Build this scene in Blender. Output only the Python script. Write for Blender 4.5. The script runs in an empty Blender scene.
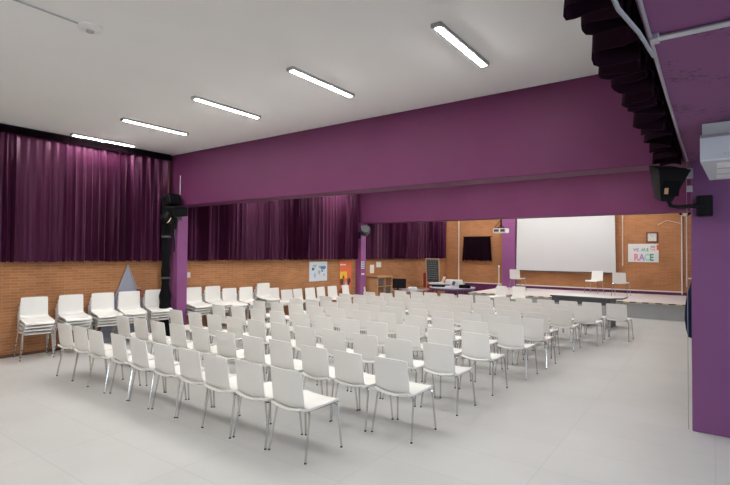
import bpy, math, random
from mathutils import Vector, Matrix
random.seed(7)
R = math.radians
C = bpy.context.scene.collection
S = bpy.context.scene

# ------------------------------------------------------------------ camera
cam_d = bpy.data.cameras.new('camera')
cam = bpy.data.objects.new('camera', cam_d)
C.objects.link(cam)
cam_d.sensor_width = 36.0
cam_d.lens = 483.39 / 730 * 36.0
cam_d.clip_start = 0.05
cam_d.clip_end = 100
_yaw, _pit, _rol = R(35.8236), R(1.2357), R(0.4834)
_F = Vector((-math.sin(_yaw) * math.cos(_pit), math.cos(_yaw) * math.cos(_pit), math.sin(_pit)))
_R = Vector((math.cos(_yaw), math.sin(_yaw), 0))
_U = _R.cross(_F)
_R2 = _R * math.cos(_rol) + _U * math.sin(_rol)
_U2 = -_R * math.sin(_rol) + _U * math.cos(_rol)
_m = Matrix((_R2, _U2, -_F)).transposed().to_4x4()
_m.translation = Vector((0, 0, 1.8))
cam.matrix_world = _m
S.camera = cam

# ------------------------------------------------------------------ world, exposure
w = bpy.data.worlds.new('world')
S.world = w
w.use_nodes = True
w.node_tree.nodes['Background'].inputs[0].default_value = (0.6, 0.72, 1, 1)
w.node_tree.nodes['Background'].inputs[1].default_value = 0.6
S.view_settings.view_transform = 'Standard'
S.view_settings.look = 'None'
S.view_settings.gamma = 1
S.view_settings.exposure = 0.0
S.view_settings.use_curve_mapping = False
TUBE_POWER = 182.0
DAY_POWER = 190.0

# daylight entering by the window in the right-hand wall
ld = bpy.data.lights.new('window_daylight', 'AREA')
ld.shape = 'RECTANGLE'
ld.size = 2.8
ld.size_y = 1.7
ld.energy = DAY_POWER
ld.color = (0.70, 0.82, 1.0)
lo = bpy.data.objects.new('window_daylight', ld)
lo.location = (4.53, 1.2, 1.75)
lo.rotation_euler = (R(90), 0, R(90))
C.objects.link(lo)
lo['kind'] = 'structure'

# ------------------------------------------------------------------ materials
def mat(name, col, rough=0.6, metal=0.0, spec=0.5, noise=0.0, nscale=6.0, bump=0.0, bscale=60.0, sheen=0.0, sheen_tint=None, emit=None, coat=0.0, spec_tint=None):
    m = bpy.data.materials.new(name)
    m.use_nodes = True
    nt = m.node_tree
    b = nt.nodes['Principled BSDF']
    b.inputs['Base Color'].default_value = (*col, 1)
    b.inputs['Roughness'].default_value = rough
    b.inputs['Metallic'].default_value = metal
    b.inputs['Specular IOR Level'].default_value = spec
    b.inputs['Coat Weight'].default_value = coat
    if spec_tint: b.inputs['Specular Tint'].default_value = (*spec_tint, 1)
    if sheen:
        b.inputs['Sheen Weight'].default_value = sheen
        b.inputs['Sheen Roughness'].default_value = 0.35
        if sheen_tint:
            b.inputs['Sheen Tint'].default_value = (*sheen_tint, 1)
    tc = nt.nodes.new('ShaderNodeTexCoord')
    n = nt.nodes.new('ShaderNodeTexNoise')
    n.inputs['Scale'].default_value = nscale
    n.inputs['Detail'].default_value = 5
    nt.links.new(tc.outputs['Object'], n.inputs['Vector'])
    mr = nt.nodes.new('ShaderNodeMapRange')
    mr.inputs['From Min'].default_value = 0.3
    mr.inputs['From Max'].default_value = 0.7
    mr.inputs['To Min'].default_value = 1 - noise
    mr.inputs['To Max'].default_value = 1 + noise
    nt.links.new(n.outputs['Fac'], mr.inputs['Value'])
    vm = nt.nodes.new('ShaderNodeVectorMath')
    vm.operation = 'SCALE'
    vm.inputs[0].default_value = col
    nt.links.new(mr.outputs['Result'], vm.inputs['Scale'])
    nt.links.new(vm.outputs['Vector'], b.inputs['Base Color'])
    if bump:
        n2 = nt.nodes.new('ShaderNodeTexNoise')
        n2.inputs['Scale'].default_value = bscale
        n2.inputs['Detail'].default_value = 4
        nt.links.new(tc.outputs['Object'], n2.inputs['Vector'])
        bp = nt.nodes.new('ShaderNodeBump')
        bp.inputs['Strength'].default_value = bump
        bp.inputs['Distance'].default_value = 0.01
        nt.links.new(n2.outputs['Fac'], bp.inputs['Height'])
        nt.links.new(bp.outputs['Normal'], b.inputs['Normal'])
    if emit:
        b.inputs['Emission Color'].default_value = (*emit[0], 1)
        b.inputs['Emission Strength'].default_value = emit[1]
    return m

def brick_mat(name, axis, base, dark, mortar):
    m = bpy.data.materials.new(name)
    m.use_nodes = True
    nt = m.node_tree
    b = nt.nodes['Principled BSDF']
    b.inputs['Roughness'].default_value = 0.8
    b.inputs['Specular IOR Level'].default_value = 0.25
    tc = nt.nodes.new('ShaderNodeTexCoord')
    sp = nt.nodes.new('ShaderNodeSeparateXYZ')
    cb = nt.nodes.new('ShaderNodeCombineXYZ')
    nt.links.new(tc.outputs['Object'], sp.inputs[0])
    nt.links.new(sp.outputs[axis], cb.inputs[0])
    nt.links.new(sp.outputs[2], cb.inputs[1])
    br = nt.nodes.new('ShaderNodeTexBrick')
    br.inputs['Scale'].default_value = 1
    br.inputs['Brick Width'].default_value = 0.24
    br.inputs['Row Height'].default_value = 0.050
    br.inputs['Mortar Size'].default_value = 0.006
    br.inputs['Mortar Smooth'].default_value = 0.3
    br.inputs['Bias'].default_value = -0.1
    br.inputs['Color1'].default_value = (*base, 1)
    br.inputs['Color2'].default_value = (*dark, 1)
    br.inputs['Mortar'].default_value = (*mortar, 1)
    nt.links.new(cb.outputs[0], br.inputs['Vector'])
    n = nt.nodes.new('ShaderNodeTexNoise')
    n.inputs['Scale'].default_value = 1.3
    n.inputs['Detail'].default_value = 6
    nt.links.new(cb.outputs[0], n.inputs['Vector'])
    mr = nt.nodes.new('ShaderNodeMapRange')
    mr.inputs['From Min'].default_value = 0.3
    mr.inputs['From Max'].default_value = 0.7
    mr.inputs['To Min'].default_value = 0.85
    mr.inputs['To Max'].default_value = 1.15
    nt.links.new(n.outputs['Fac'], mr.inputs['Value'])
    vm = nt.nodes.new('ShaderNodeVectorMath')
    vm.operation = 'SCALE'
    nt.links.new(br.outputs['Color'], vm.inputs[0])
    nt.links.new(mr.outputs['Result'], vm.inputs['Scale'])
    nt.links.new(vm.outputs['Vector'], b.inputs['Base Color'])
    bp = nt.nodes.new('ShaderNodeBump')
    bp.invert = True
    bp.inputs['Strength'].default_value = 0.5
    bp.inputs['Distance'].default_value = 0.006
    nt.links.new(br.outputs['Fac'], bp.inputs['Height'])
    nt.links.new(bp.outputs['Normal'], b.inputs['Normal'])
    return m

def tile_mat(name, base, joint):
    m = mat(name, base, rough=0.42, spec=0.4)
    nt = m.node_tree
    b = nt.nodes['Principled BSDF']
    tc = nt.nodes.new('ShaderNodeTexCoord')
    br = nt.nodes.new('ShaderNodeTexBrick')
    br.offset = 0.0
    br.inputs['Scale'].default_value = 1
    br.inputs['Brick Width'].default_value = 1.2
    br.inputs['Row Height'].default_value = 0.6
    br.inputs['Mortar Size'].default_value = 0.006
    br.inputs['Mortar Smooth'].default_value = 0.6
    br.inputs['Color1'].default_value = (*base, 1)
    br.inputs['Color2'].default_value = (*[c * 0.965 for c in base], 1)
    br.inputs['Mortar'].default_value = (*joint, 1)
    nt.links.new(tc.outputs['Object'], br.inputs['Vector'])
    n = nt.nodes.new('ShaderNodeTexNoise')
    n.inputs['Scale'].default_value = 1.1
    n.inputs['Detail'].default_value = 8
    nt.links.new(tc.outputs['Object'], n.inputs['Vector'])
    mr = nt.nodes.new('ShaderNodeMapRange')
    mr.inputs['From Min'].default_value = 0.3
    mr.inputs['From Max'].default_value = 0.7
    mr.inputs['To Min'].default_value = 0.95
    mr.inputs['To Max'].default_value = 1.04
    nt.links.new(n.outputs['Fac'], mr.inputs['Value'])
    vm = nt.nodes.new('ShaderNodeVectorMath')
    vm.operation = 'SCALE'
    nt.links.new(br.outputs['Color'], vm.inputs[0])
    nt.links.new(mr.outputs['Result'], vm.inputs['Scale'])
    nt.links.new(vm.outputs['Vector'], b.inputs['Base Color'])
    return m

def worn_paint(name, col, wear):
    """purple paint with small chipped, scuffed patches of a darker undercoat"""
    m = mat(name, col, rough=0.6, spec=0.3)
    nt = m.node_tree
    b = nt.nodes['Principled BSDF']
    tc = nt.nodes.new('ShaderNodeTexCoord')
    mp = nt.nodes.new('ShaderNodeMapping')
    mp.inputs['Scale'].default_value = (1.0, 1.3, 1)
    nt.links.new(tc.outputs['Object'], mp.inputs['Vector'])
    n = nt.nodes.new('ShaderNodeTexNoise')
    n.inputs['Scale'].default_value = 26
    n.inputs['Detail'].default_value = 8
    n.inputs['Roughness'].default_value = 0.7
    nt.links.new(mp.outputs[0], n.inputs['Vector'])
    n2 = nt.nodes.new('ShaderNodeTexNoise')
    n2.inputs['Scale'].default_value = 2.6
    nt.links.new(tc.outputs['Object'], n2.inputs['Vector'])
    ad = nt.nodes.new('ShaderNodeMath')
    ad.operation = 'MULTIPLY'
    nt.links.new(n.outputs['Fac'], ad.inputs[0])
    nt.links.new(n2.outputs['Fac'], ad.inputs[1])
    cr = nt.nodes.new('ShaderNodeValToRGB')
    cr.color_ramp.elements[0].position = 0.33
    cr.color_ramp.elements[0].color = (0, 0, 0, 1)
    cr.color_ramp.elements[1].position = 0.37
    cr.color_ramp.elements[1].color = (1, 1, 1, 1)
    nt.links.new(ad.outputs[0], cr.inputs['Fac'])
    mx = nt.nodes.new('ShaderNodeMix')
    mx.data_type = 'RGBA'
    mx.inputs[6].default_value = (*col, 1)
    mx.inputs[7].default_value = (*wear, 1)
    nt.links.new(cr.outputs['Color'], mx.inputs[0])
    nt.links.new(mx.outputs[2], b.inputs['Base Color'])
    return m

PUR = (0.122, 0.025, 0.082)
M = {
    'ceiling': mat('white_ceiling_paint', (0.88, 0.87, 0.85), 0.9, noise=0.02, nscale=0.8),
    'floor': tile_mat('grey_floor_tile', (0.525, 0.52, 0.505), (0.455, 0.45, 0.44)),
    'brick_left': brick_mat('brick_left', 1, (0.42, 0.19, 0.082), (0.335, 0.14, 0.058), (0.45, 0.245, 0.13)),
    'brick_back': brick_mat('brick_back', 0, (0.42, 0.185, 0.08), (0.35, 0.145, 0.06), (0.44, 0.235, 0.125)),
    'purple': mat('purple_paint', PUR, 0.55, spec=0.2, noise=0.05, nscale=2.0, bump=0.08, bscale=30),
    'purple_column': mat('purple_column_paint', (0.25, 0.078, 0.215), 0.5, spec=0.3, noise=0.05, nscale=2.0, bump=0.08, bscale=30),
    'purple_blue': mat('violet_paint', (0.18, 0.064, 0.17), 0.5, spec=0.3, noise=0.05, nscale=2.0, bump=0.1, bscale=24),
    'purple_worn': worn_paint('worn_purple_paint', (0.17, 0.052, 0.14), (0.05, 0.016, 0.045)),
    'plaster': mat('plain_plaster', (0.78, 0.77, 0.74), 0.9),
    'velvet': mat('plum_velvet', (0.034, 0.005, 0.020), 0.36, spec=0.42, noise=0.12, nscale=3, sheen=0.28, sheen_tint=(1.0, 0.46, 0.74), spec_tint=(1.0, 0.42, 0.72)),
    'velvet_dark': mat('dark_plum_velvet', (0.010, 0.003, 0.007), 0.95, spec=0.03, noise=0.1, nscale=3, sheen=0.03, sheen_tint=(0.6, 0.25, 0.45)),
    'shade_strip': mat('black_painted_shade', (0.004, 0.002, 0.003), 1.0, spec=0.0),  # near-black colour standing in for shade at the curtain tops
    'chair': mat('white_chair_plastic', (0.80, 0.785, 0.745), 0.42, spec=0.45, noise=0.015, nscale=4),
    'chrome': mat('chrome_tube', (0.62, 0.61, 0.59), 0.22, metal=1.0),
    'rubber': mat('black_rubber', (0.02, 0.02, 0.02), 0.7),
    'black': mat('black_casing', (0.005, 0.005, 0.006), 0.6, spec=0.15),
    'black_gloss': mat('black_screen_glass', (0.006, 0.006, 0.008), 0.45, spec=0.2),
    'dgrey': mat('dark_grey_metal', (0.07, 0.07, 0.075), 0.5, metal=0.3),
    'grey': mat('grey_housing', (0.40, 0.40, 0.39), 0.5, metal=0.2),
    'galv': mat('galvanised_steel', (0.5, 0.5, 0.51), 0.35, metal=0.8),
    'white_pl': mat('white_plastic', (0.72, 0.71, 0.68), 0.5),
    'cream': mat('cream_conduit', (0.70, 0.60, 0.48), 0.5),
    'ac': mat('ac_casing', (0.46, 0.47, 0.50), 0.6),
    'screen': mat('matte_projection_cloth', (0.60, 0.595, 0.60), 0.9, spec=0.1),
    'stage_top': mat('pale_stage_floor', (0.60, 0.55, 0.55), 0.5, noise=0.03, nscale=2),
    'stage_side': mat('grey_stage_side', (0.36, 0.365, 0.365), 0.6, noise=0.05, nscale=3),
    'table_top': mat('white_table_laminate', (0.62, 0.61, 0.60), 0.35),
    'dark_panel': mat('dark_table_panel', (0.07, 0.07, 0.075), 0.5),
    'mid_panel': mat('grey_table_panel', (0.22, 0.22, 0.22), 0.6),
    'blue_top': mat('blue_grey_laminate', (0.30, 0.29, 0.36), 0.35),
    'violet_edge': mat('violet_edge_band', (0.10, 0.04, 0.11), 0.5),
    'wood': mat('pale_beech', (0.48, 0.25, 0.11), 0.55, noise=0.12, nscale=5),
    'beech': mat('faded_beech', (0.50, 0.34, 0.22), 0.6, noise=0.1, nscale=6),
    'wood_dark': mat('dark_wood', (0.14, 0.055, 0.03), 0.6, noise=0.15, nscale=8),
    'slate': mat('chalkboard_slate', (0.045, 0.05, 0.055), 0.8, noise=0.3, nscale=20),
    'chalk': mat('chalk', (0.22, 0.24, 0.25), 0.95),
    'red': mat('red_lacquer', (0.32, 0.03, 0.03), 0.5),
    'tri': mat('blue_grey_board', (0.30, 0.31, 0.38), 0.5, noise=0.05, nscale=3),
    'pink': mat('pink_cloth', (0.28, 0.05, 0.08), 0.8),
    'navy': mat('navy_wool', (0.006, 0.010, 0.035), 0.95, spec=0.1, bump=0.3, bscale=80),
    'paper': mat('white_paper', (0.72, 0.72, 0.70), 0.8),
    'paper_blue': mat('pale_blue_paper', (0.62, 0.68, 0.74), 0.8),
    'ink_blue': mat('blue_print', (0.10, 0.22, 0.42), 0.8),
    'ink_navy': mat('navy_print', (0.05, 0.08, 0.16), 0.8),
    'ink_grey': mat('grey_print', (0.38, 0.43, 0.44), 0.8),
    'ink_orange': mat('orange_red_print', (0.70, 0.14, 0.05), 0.7),
    'ink_yellow': mat('yellow_print', (0.80, 0.47, 0.04), 0.7),
    'ink_dark': mat('dark_brown_print', (0.06, 0.03, 0.03), 0.8),
    'ink_pink': mat('pink_print', (0.75, 0.20, 0.30), 0.7),
    'ink_lilac': mat('lilac_print', (0.42, 0.25, 0.55), 0.7),
    'ink_teal': mat('teal_print', (0.08, 0.50, 0.46), 0.7),
    'ink_green': mat('green_print', (0.04, 0.33, 0.22), 0.7),
    'ink_mint': mat('mint_print', (0.30, 0.62, 0.60), 0.7),
    'tape_y': mat('yellow_tape', (0.58, 0.49, 0.20), 0.6),
    'tape_k': mat('black_tape', (0.06, 0.06, 0.06), 0.6),
    'lens': mat('glass_lens', (0.75, 0.62, 0.45), 0.1, coat=1),
    'clock_face': mat('clock_face', (0.66, 0.68, 0.62), 0.6),
    'cable_grey': mat('grey_cable', (0.25, 0.25, 0.26), 0.6),
    'black_cloth': mat('black_cloth', (0.006, 0.006, 0.007), 0.95, spec=0.1, bump=0.3, bscale=40),
    'tube': mat('lit_diffuser', (0.9, 0.9, 0.9), 0.5, emit=((1.0, 0.985, 0.95), TUBE_POWER)),
}
# window glass
gm = bpy.data.materials.new('window_glass')
gm.use_nodes = True
gm.node_tree.nodes['Principled BSDF'].inputs['Transmission Weight'].default_value = 1
gm.node_tree.nodes['Principled BSDF'].inputs['Roughness'].default_value = 0.02
gm.node_tree.nodes['Principled BSDF'].inputs['Base Color'].default_value = (0.9, 0.95, 1, 1)
M['glass'] = gm

# ------------------------------------------------------------------ mesh helpers
class MB:
    def __init__(s):
        s.v = []; s.f = []; s.mi = []; s.mats = []; s.cur = 0
    def use(s, m):
        if m not in s.mats: s.mats.append(m)
        s.cur = s.mats.index(m); return s
    def add(s, vs, fs):
        o = len(s.v)
        s.v += [tuple(v) for v in vs]
        s.f += [tuple(i + o for i in f) for f in fs]
        s.mi += [s.cur] * len(fs)
        return s
    def box(s, a, b, bev=0.0, rot=None, piv=None):
        x0, y0, z0 = a; x1, y1, z1 = b
        if bev <= 0:
            vs = [(x, y, z) for z in (z0, z1) for (x, y) in ((x0, y0), (x1, y0), (x1, y1), (x0, y1))]
            fs = [(3, 2, 1, 0), (4, 5, 6, 7), (0, 1, 5, 4), (1, 2, 6, 5), (2, 3, 7, 6), (3, 0, 4, 7)]
        else:
            # chamfered box: each corner becomes three vertices
            vs = []; idx = {}
            X = (x0, x1); Y = (y0, y1); Z = (z0, z1)
            for i in (0, 1):
                for j in (0, 1):
                    for k in (0, 1):
                        sx, sy, sz = (1 - 2 * i) * bev, (1 - 2 * j) * bev, (1 - 2 * k) * bev
                        idx[i, j, k, 0] = len(vs); vs.append((X[i], Y[j] + sy, Z[k] + sz))
                        idx[i, j, k, 1] = len(vs); vs.append((X[i] + sx, Y[j], Z[k] + sz))
                        idx[i, j, k, 2] = len(vs); vs.append((X[i] + sx, Y[j] + sy, Z[k]))
            fs = []
            q = lambda *k: fs.append(tuple(idx[t] for t in k))
            for i in (0, 1):
                q((i,0,0,0),(i,1,0,0),(i,1,1,0),(i,0,1,0))
                q((0,i,0,1),(1,i,0,1),(1,i,1,1),(0,i,1,1))
                q((0,0,i,2),(1,0,i,2),(1,1,i,2),(0,1,i,2))
                for j in (0, 1):
                    q((i,j,0,0),(i,j,0,1),(i,j,1,1),(i,j,1,0))
                    q((i,0,j,0),(i,0,j,2),(i,1,j,2),(i,1,j,0))
                    q((0,i,j,1),(0,i,j,2),(1,i,j,2),(1,i,j,1))
                    for k in (0, 1):
                        q((i,j,k,0),(i,j,k,1),(i,j,k,2))
        if rot is not None:
            p = Vector(piv if piv else ((x0 + x1) / 2, (y0 + y1) / 2, (z0 + z1) / 2))
            vs = [tuple(rot @ (Vector(v) - p) + p) for v in vs]
        return s.add(vs, fs)
    def tube(s, pts, r, n=8, cap=True):
        pts = [Vector(p) for p in pts]
        rs = r if isinstance(r, (list, tuple)) else [r] * len(pts)
        vs = []; fs = []
        up = None
        for i, p in enumerate(pts):
            if i == 0: t = pts[1] - p
            elif i == len(pts) - 1: t = p - pts[i - 1]
            else: t = (pts[i + 1] - p).normalized() + (p - pts[i - 1]).normalized()
            t.normalize()
            if up is None:
                up = Vector((0, 0, 1)) if abs(t.z) < 0.9 else Vector((1, 0, 0))
            a = t.cross(up).normalized(); b2 = a.cross(t).normalized(); up = b2
            for k in range(n):
                an = 2 * math.pi * k / n
                vs.append(p + (a * math.cos(an) + b2 * math.sin(an)) * rs[i])
        for i in range(len(pts) - 1):
            for k in range(n):
                fs.append((i * n + k, i * n + (k + 1) % n, (i + 1) * n + (k + 1) % n, (i + 1) * n + k))
        if cap:
            fs.append(tuple(range(n - 1, -1, -1)))
            fs.append(tuple((len(pts) - 1) * n + k for k in range(n)))
        return s.add(vs, fs)
    def lathe(s, prof, c=(0, 0, 0), n=24, rot=None):
        vs = []; fs = []
        for (r, z) in prof:
            for k in range(n):
                an = 2 * math.pi * k / n
                v = Vector((r * math.cos(an), r * math.sin(an), z))
                if rot is not None: v = rot @ v
                vs.append(v + Vector(c))
        for i in range(len(prof) - 1):
            for k in range(n):
                fs.append((i * n + k, i * n + (k + 1) % n, (i + 1) * n + (k + 1) % n, (i + 1) * n + k))
        fs.append(tuple(range(n - 1, -1, -1)))
        fs.append(tuple((len(prof) - 1) * n + k for k in range(n)))
        return s.add(vs, fs)
    def sheet(s, P, N, th):
        """closed slab: P grid of points, offset by -N*th"""
        ni, nj = len(P), len(P[0])
        vs = [P[i][j] for i in range(ni) for j in range(nj)]
        vs += [P[i][j] - N[i][j] * th for i in range(ni) for j in range(nj)]
        o = ni * nj
        fs = []
        for i in range(ni - 1):
            for j in range(nj - 1):
                a, b, c, d = i * nj + j, i * nj + j + 1, (i + 1) * nj + j + 1, (i + 1) * nj + j
                fs.append((a, b, c, d)); fs.append((o + d, o + c, o + b, o + a))
        rim = [j for j in range(nj)] + [i * nj + nj - 1 for i in range(1, ni)] + \
              [(ni - 1) * nj + j for j in range(nj - 2, -1, -1)] + [i * nj for i in range(ni - 2, 0, -1)]
        for k in range(len(rim)):
            a, b = rim[k], rim[(k + 1) % len(rim)]
            fs.append((b, a, o + a, o + b))
        return s.add(vs, fs)
    def prism(s, poly, a, b, f):
        """polygon of 2D points extruded from a to b; f(u, v, t) -> point"""
        n = len(poly)
        vs = [f(u, v, a) for u, v in poly] + [f(u, v, b) for u, v in poly]
        fs = [tuple(range(n)), tuple(range(2 * n - 1, n - 1, -1))]
        fs += [(i, i + n, (i + 1) % n + n, (i + 1) % n) for i in range(n)]
        return s.add(vs, fs)
    def build(s, name, m=None, parent=None, smooth=False, angle=35):
        me = bpy.data.meshes.new(name)
        me.from_pydata(s.v, [], s.f)
        ms = s.mats if s.mats else [m]
        for x in ms: me.materials.append(x if not isinstance(x, str) else M[x])
        if s.mats: me.polygons.foreach_set('material_index', s.mi)
        import bmesh
        bm = bmesh.new(); bm.from_mesh(me)
        bmesh.ops.recalc_face_normals(bm, faces=bm.faces)
        bm.to_mesh(me); bm.free()
        if smooth:
            me.polygons.foreach_set('use_smooth', [True] * len(me.polygons))
            me.set_sharp_from_angle(angle=R(angle))
        me.update()
        o = bpy.data.objects.new(name, me)
        C.objects.link(o)
        if parent: o.parent = parent
        return o

def mm(m): return M[m]
def bx(name, m, a, b, parent=None, bev=0.0, **k):
    return MB().box(a, b, bev, **k).build(name, M[m], parent)
def tag(o, label, cat, group=None, kind=None):
    o['label'] = label; o['category'] = cat
    if group: o['group'] = group
    if kind: o['kind'] = kind
    return o
def thing(name, label, cat, loc=(0, 0, 0), rz=0, group=None):
    o = bpy.data.objects.new(name, None)
    o.empty_display_size = 0.1
    C.objects.link(o)
    o.location = loc; o.rotation_euler = (0, 0, rz)
    return tag(o, label, cat, group)
def struct(o, label=None):
    o['kind'] = 'structure'
    if label: o['label'] = label
    return o
def copy_tree(o, parent=None):
    c = o.copy(); C.objects.link(c)
    if parent: c.parent = parent
    for ch in list(o.children): copy_tree(ch, c)
    return c

# ------------------------------------------------------------------ room shell
XL, XR, YN, YB, H = -9.6, 4.6, -3.0, 19.4, 3.87
BZ = 2.775            # underside of the beams
struct(bx('floor', 'floor', (XL - .2, YN - .2, -.1), (XR + .2, YB + .2, 0)), 'pale grey tiled hall floor')
struct(bx('ceiling', 'ceiling', (XL - .2, YN - .2, H), (XR + .2, YB + .2, H + .1)), 'flat off-white ceiling of the hall')
struct(bx('wall_left', 'brick_left', (XL - .2, YN - .2, 0), (XL, YB + .2, H)), 'orange brick wall below the plum curtains')
struct(bx('wall_back', 'brick_back', (XL, YB, 0), (XR, YB + .2, H)), 'orange brick wall behind the stage')
struct(bx('wall_right', 'plaster', (XR, YN - .2, 0), (XR + .2, YB + .2, H)), 'plain wall beyond the right-hand columns')
struct(bx('wall_near', 'plaster', (XL, YN - .2, 0), (XR, YN, H)), 'plain wall behind the viewer')
# window in the right wall
wf = MB()
for a, b in (((4.54, -.28, .80), (4.60, -.20, 2.70)), ((4.54, 2.60, .80), (4.60, 2.68, 2.70)), ((4.54, -.20, .80), (4.60, 2.60, .88)),
             ((4.54, -.20, 2.62), (4.60, 2.60, 2.70)), ((4.54, 1.17, .88), (4.60, 1.23, 2.62))):
    wf.box(a, b)
wo = struct(wf.build('window_1', M['white_pl']), 'wide white-framed window')
bx('window_pane', 'glass', (4.575, -.20, .88), (4.585, 1.17, 2.62), wo)
bx('window_pane', 'glass', (4.575, 1.23, .88), (4.585, 2.60, 2.62), wo)

# purple beams across the hall, side beam, columns
def rib_beam(name, a, b, m, label, lip=0.012):
    q = MB().box(a, b, 0.008)
    return struct(q.build(name, M[m]), label)
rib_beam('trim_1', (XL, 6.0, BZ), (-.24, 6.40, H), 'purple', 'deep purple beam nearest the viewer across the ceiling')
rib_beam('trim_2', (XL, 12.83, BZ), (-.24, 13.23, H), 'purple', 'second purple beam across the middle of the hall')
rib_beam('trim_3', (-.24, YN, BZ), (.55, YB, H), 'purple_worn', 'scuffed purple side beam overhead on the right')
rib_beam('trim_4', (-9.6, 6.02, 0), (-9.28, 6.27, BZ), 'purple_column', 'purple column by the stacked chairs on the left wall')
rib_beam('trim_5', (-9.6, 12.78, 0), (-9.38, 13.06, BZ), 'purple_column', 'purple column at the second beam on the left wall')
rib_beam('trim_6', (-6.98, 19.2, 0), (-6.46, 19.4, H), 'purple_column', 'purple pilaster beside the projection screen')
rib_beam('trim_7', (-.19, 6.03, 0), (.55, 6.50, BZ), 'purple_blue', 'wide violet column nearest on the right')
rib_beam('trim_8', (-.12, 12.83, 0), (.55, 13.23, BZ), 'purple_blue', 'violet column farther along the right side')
# moulding lip at top of column on the left
q = MB().box((-9.6, 12.76, BZ - .04), (-9.34, 13.09, BZ), 0.006)
struct(q.build('trim_9', M['purple_column']), 'thin capping on the second left column')
# purple painted skirting on the back wall and raceway above it
struct(bx('baseboard_back', 'purple', (-9.6, 19.36, 0), (XR, 19.4, .555)), 'purple skirting band along the back wall')
struct(bx('baseboard_left', 'wood_dark', (-9.6, YN, 0), (-9.585, 6.0, .05)), 'low dark skirting at the brick wall')

# ------------------------------------------------------------------ stage
struct(bx('trim_10', 'stage_side', (-6.9, 15.8, 0), (XR, 19.36, .42)), 'grey side of the low stage')
struct(bx('trim_11', 'stage_top', (-6.94, 15.76, .42), (XR, 19.36, .46), bev=.005), 'pale floor of the low stage')
ht = MB()
x = -6.94; k = 0
while x < 0.6:
    ht.use(M['tape_y'] if k % 2 == 0 else M['tape_k'])
    sk = .05
    ht.prism([(x, 15.765), (x + .16, 15.765), (x + .16 + sk, 15.84), (x + sk, 15.84)], .4602, .4625, lambda u, v, t: (u, v, t))
    ht.box((x, 15.756, .435), (x + .16, 15.7595, .4602))
    x += .16; k += 1
tag(ht.build('hazard_tape'), 'yellow and black warning tape along the front edge of the stage', 'tape')

# ------------------------------------------------------------------ curtains
def curtain(name, m, y0, y1, z0, z1, xc, amp, pitch, label, seed, parent=None, th=.006, gather=0.0, axis='y', hemj=.012, nz=10, group=None, flare=0.0):
    rnd = random.Random(seed)
    L = y1 - y0
    n = max(30, int(L / (pitch / 8)))
    # warped phase so folds vary in width
    ph = []; p = 0
    for i in range(n + 1):
        s_ = i / n * L
        ph.append(2 * math.pi * (s_ / pitch + 0.55 * math.sin(s_ * 1.7 + seed) + 0.28 * math.sin(s_ * 4.1 + seed * 2)))
    aw = [0.65 + 0.35 * math.sin(i / n * L * 2.3 + seed * 3) + 0.2 * math.sin(i / n * L * 6.1) for i in range(n + 1)]
    hj = [rnd.uniform(-hemj, hemj) for _ in range(n + 1)]
    P = []; N = []
    for k in range(nz + 1):
        t = k / nz                    # 0 top .. 1 hem
        row = []
        for i in range(n + 1):
            s_ = i / n
            a = amp * aw[i] * (0.45 + 0.55 * min(1, t * 2.2))
            d = a * math.sin(ph[i] + 0.5 * math.sin(t * 2 + i * .01)) + .35 * a * math.sin(2.3 * ph[i] + 1)
            z = z1 + (z0 - z1) * t + (hj[i] * t)
            u = y0 + L * s_ + (s_ - .5) * flare * t + 0.3 * a * math.cos(ph[i])
            row.append(Vector((xc + d, u, z)) if axis == 'y' else Vector((u, xc - d, z)))
        P.append(row)
    for k in range(nz + 1):
        row = []
        for i in range(n + 1):
            a_ = P[k][min(n, i + 1)] - P[k][max(0, i - 1)]
            b_ = P[min(nz, k + 1)][i] - P[max(0, k - 1)][i]
            nn = a_.cross(b_)
            row.append(nn.normalized() if nn.length else Vector((1, 0, 0)))
        N.append(row)
    q = MB(); q.sheet(P, N, th)
    o = q.build(name, M[m], parent, smooth=True, angle=80)
    return o

def hung_curtain(y0, y1, label, seed):
    t = thing('stage_curtain', label, 'curtain', (0, 0, 0), 0, None)
    curtain('drape', 'velvet', y0 + .02, y1 - .02, 1.60, 3.81, -9.455, .080, .155, label, seed, t)
    bx('curtain_track', 'black', (-9.50, y0, 3.81), (-9.42, y1, 3.865), t)
    curtain('top_shade_band', 'shade_strip', y0 + .02, y1 - .02, 3.73, 3.83, -9.385, .012, .19, '', seed + 5, t, nz=3)  # added dark strip: shading under the ceiling put into colour
    return t
hung_curtain(-2.6, 5.93, 'long plum velvet curtain on the brick wall nearest, in front of the first beam', 1)
hung_curtain(6.30, 12.68, 'plum velvet curtain between the first and second left columns', 2)
hung_curtain(13.10, 19.1, 'plum velvet curtain beyond the second left column, ending at the stage corner', 3)

t = thing('window_curtain', 'small dark plum curtain alone on the back brick wall', 'curtain')
curtain('drape', 'velvet_dark', -8.70, -7.50, 1.52, 2.52, 19.28, .03, .13, '', 4, t, axis='x', hemj=.03, flare=.14)
MB().tube([(-8.76, 19.30, 2.53), (-7.44, 19.30, 2.53)], .012).build('curtain_rod', M['black'], t)
for xx in (-8.72, -7.48):
    bx('rod_bracket', 'black', (xx - .01, 19.29, 2.515), (xx + .01, 19.4, 2.545), t)

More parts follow.
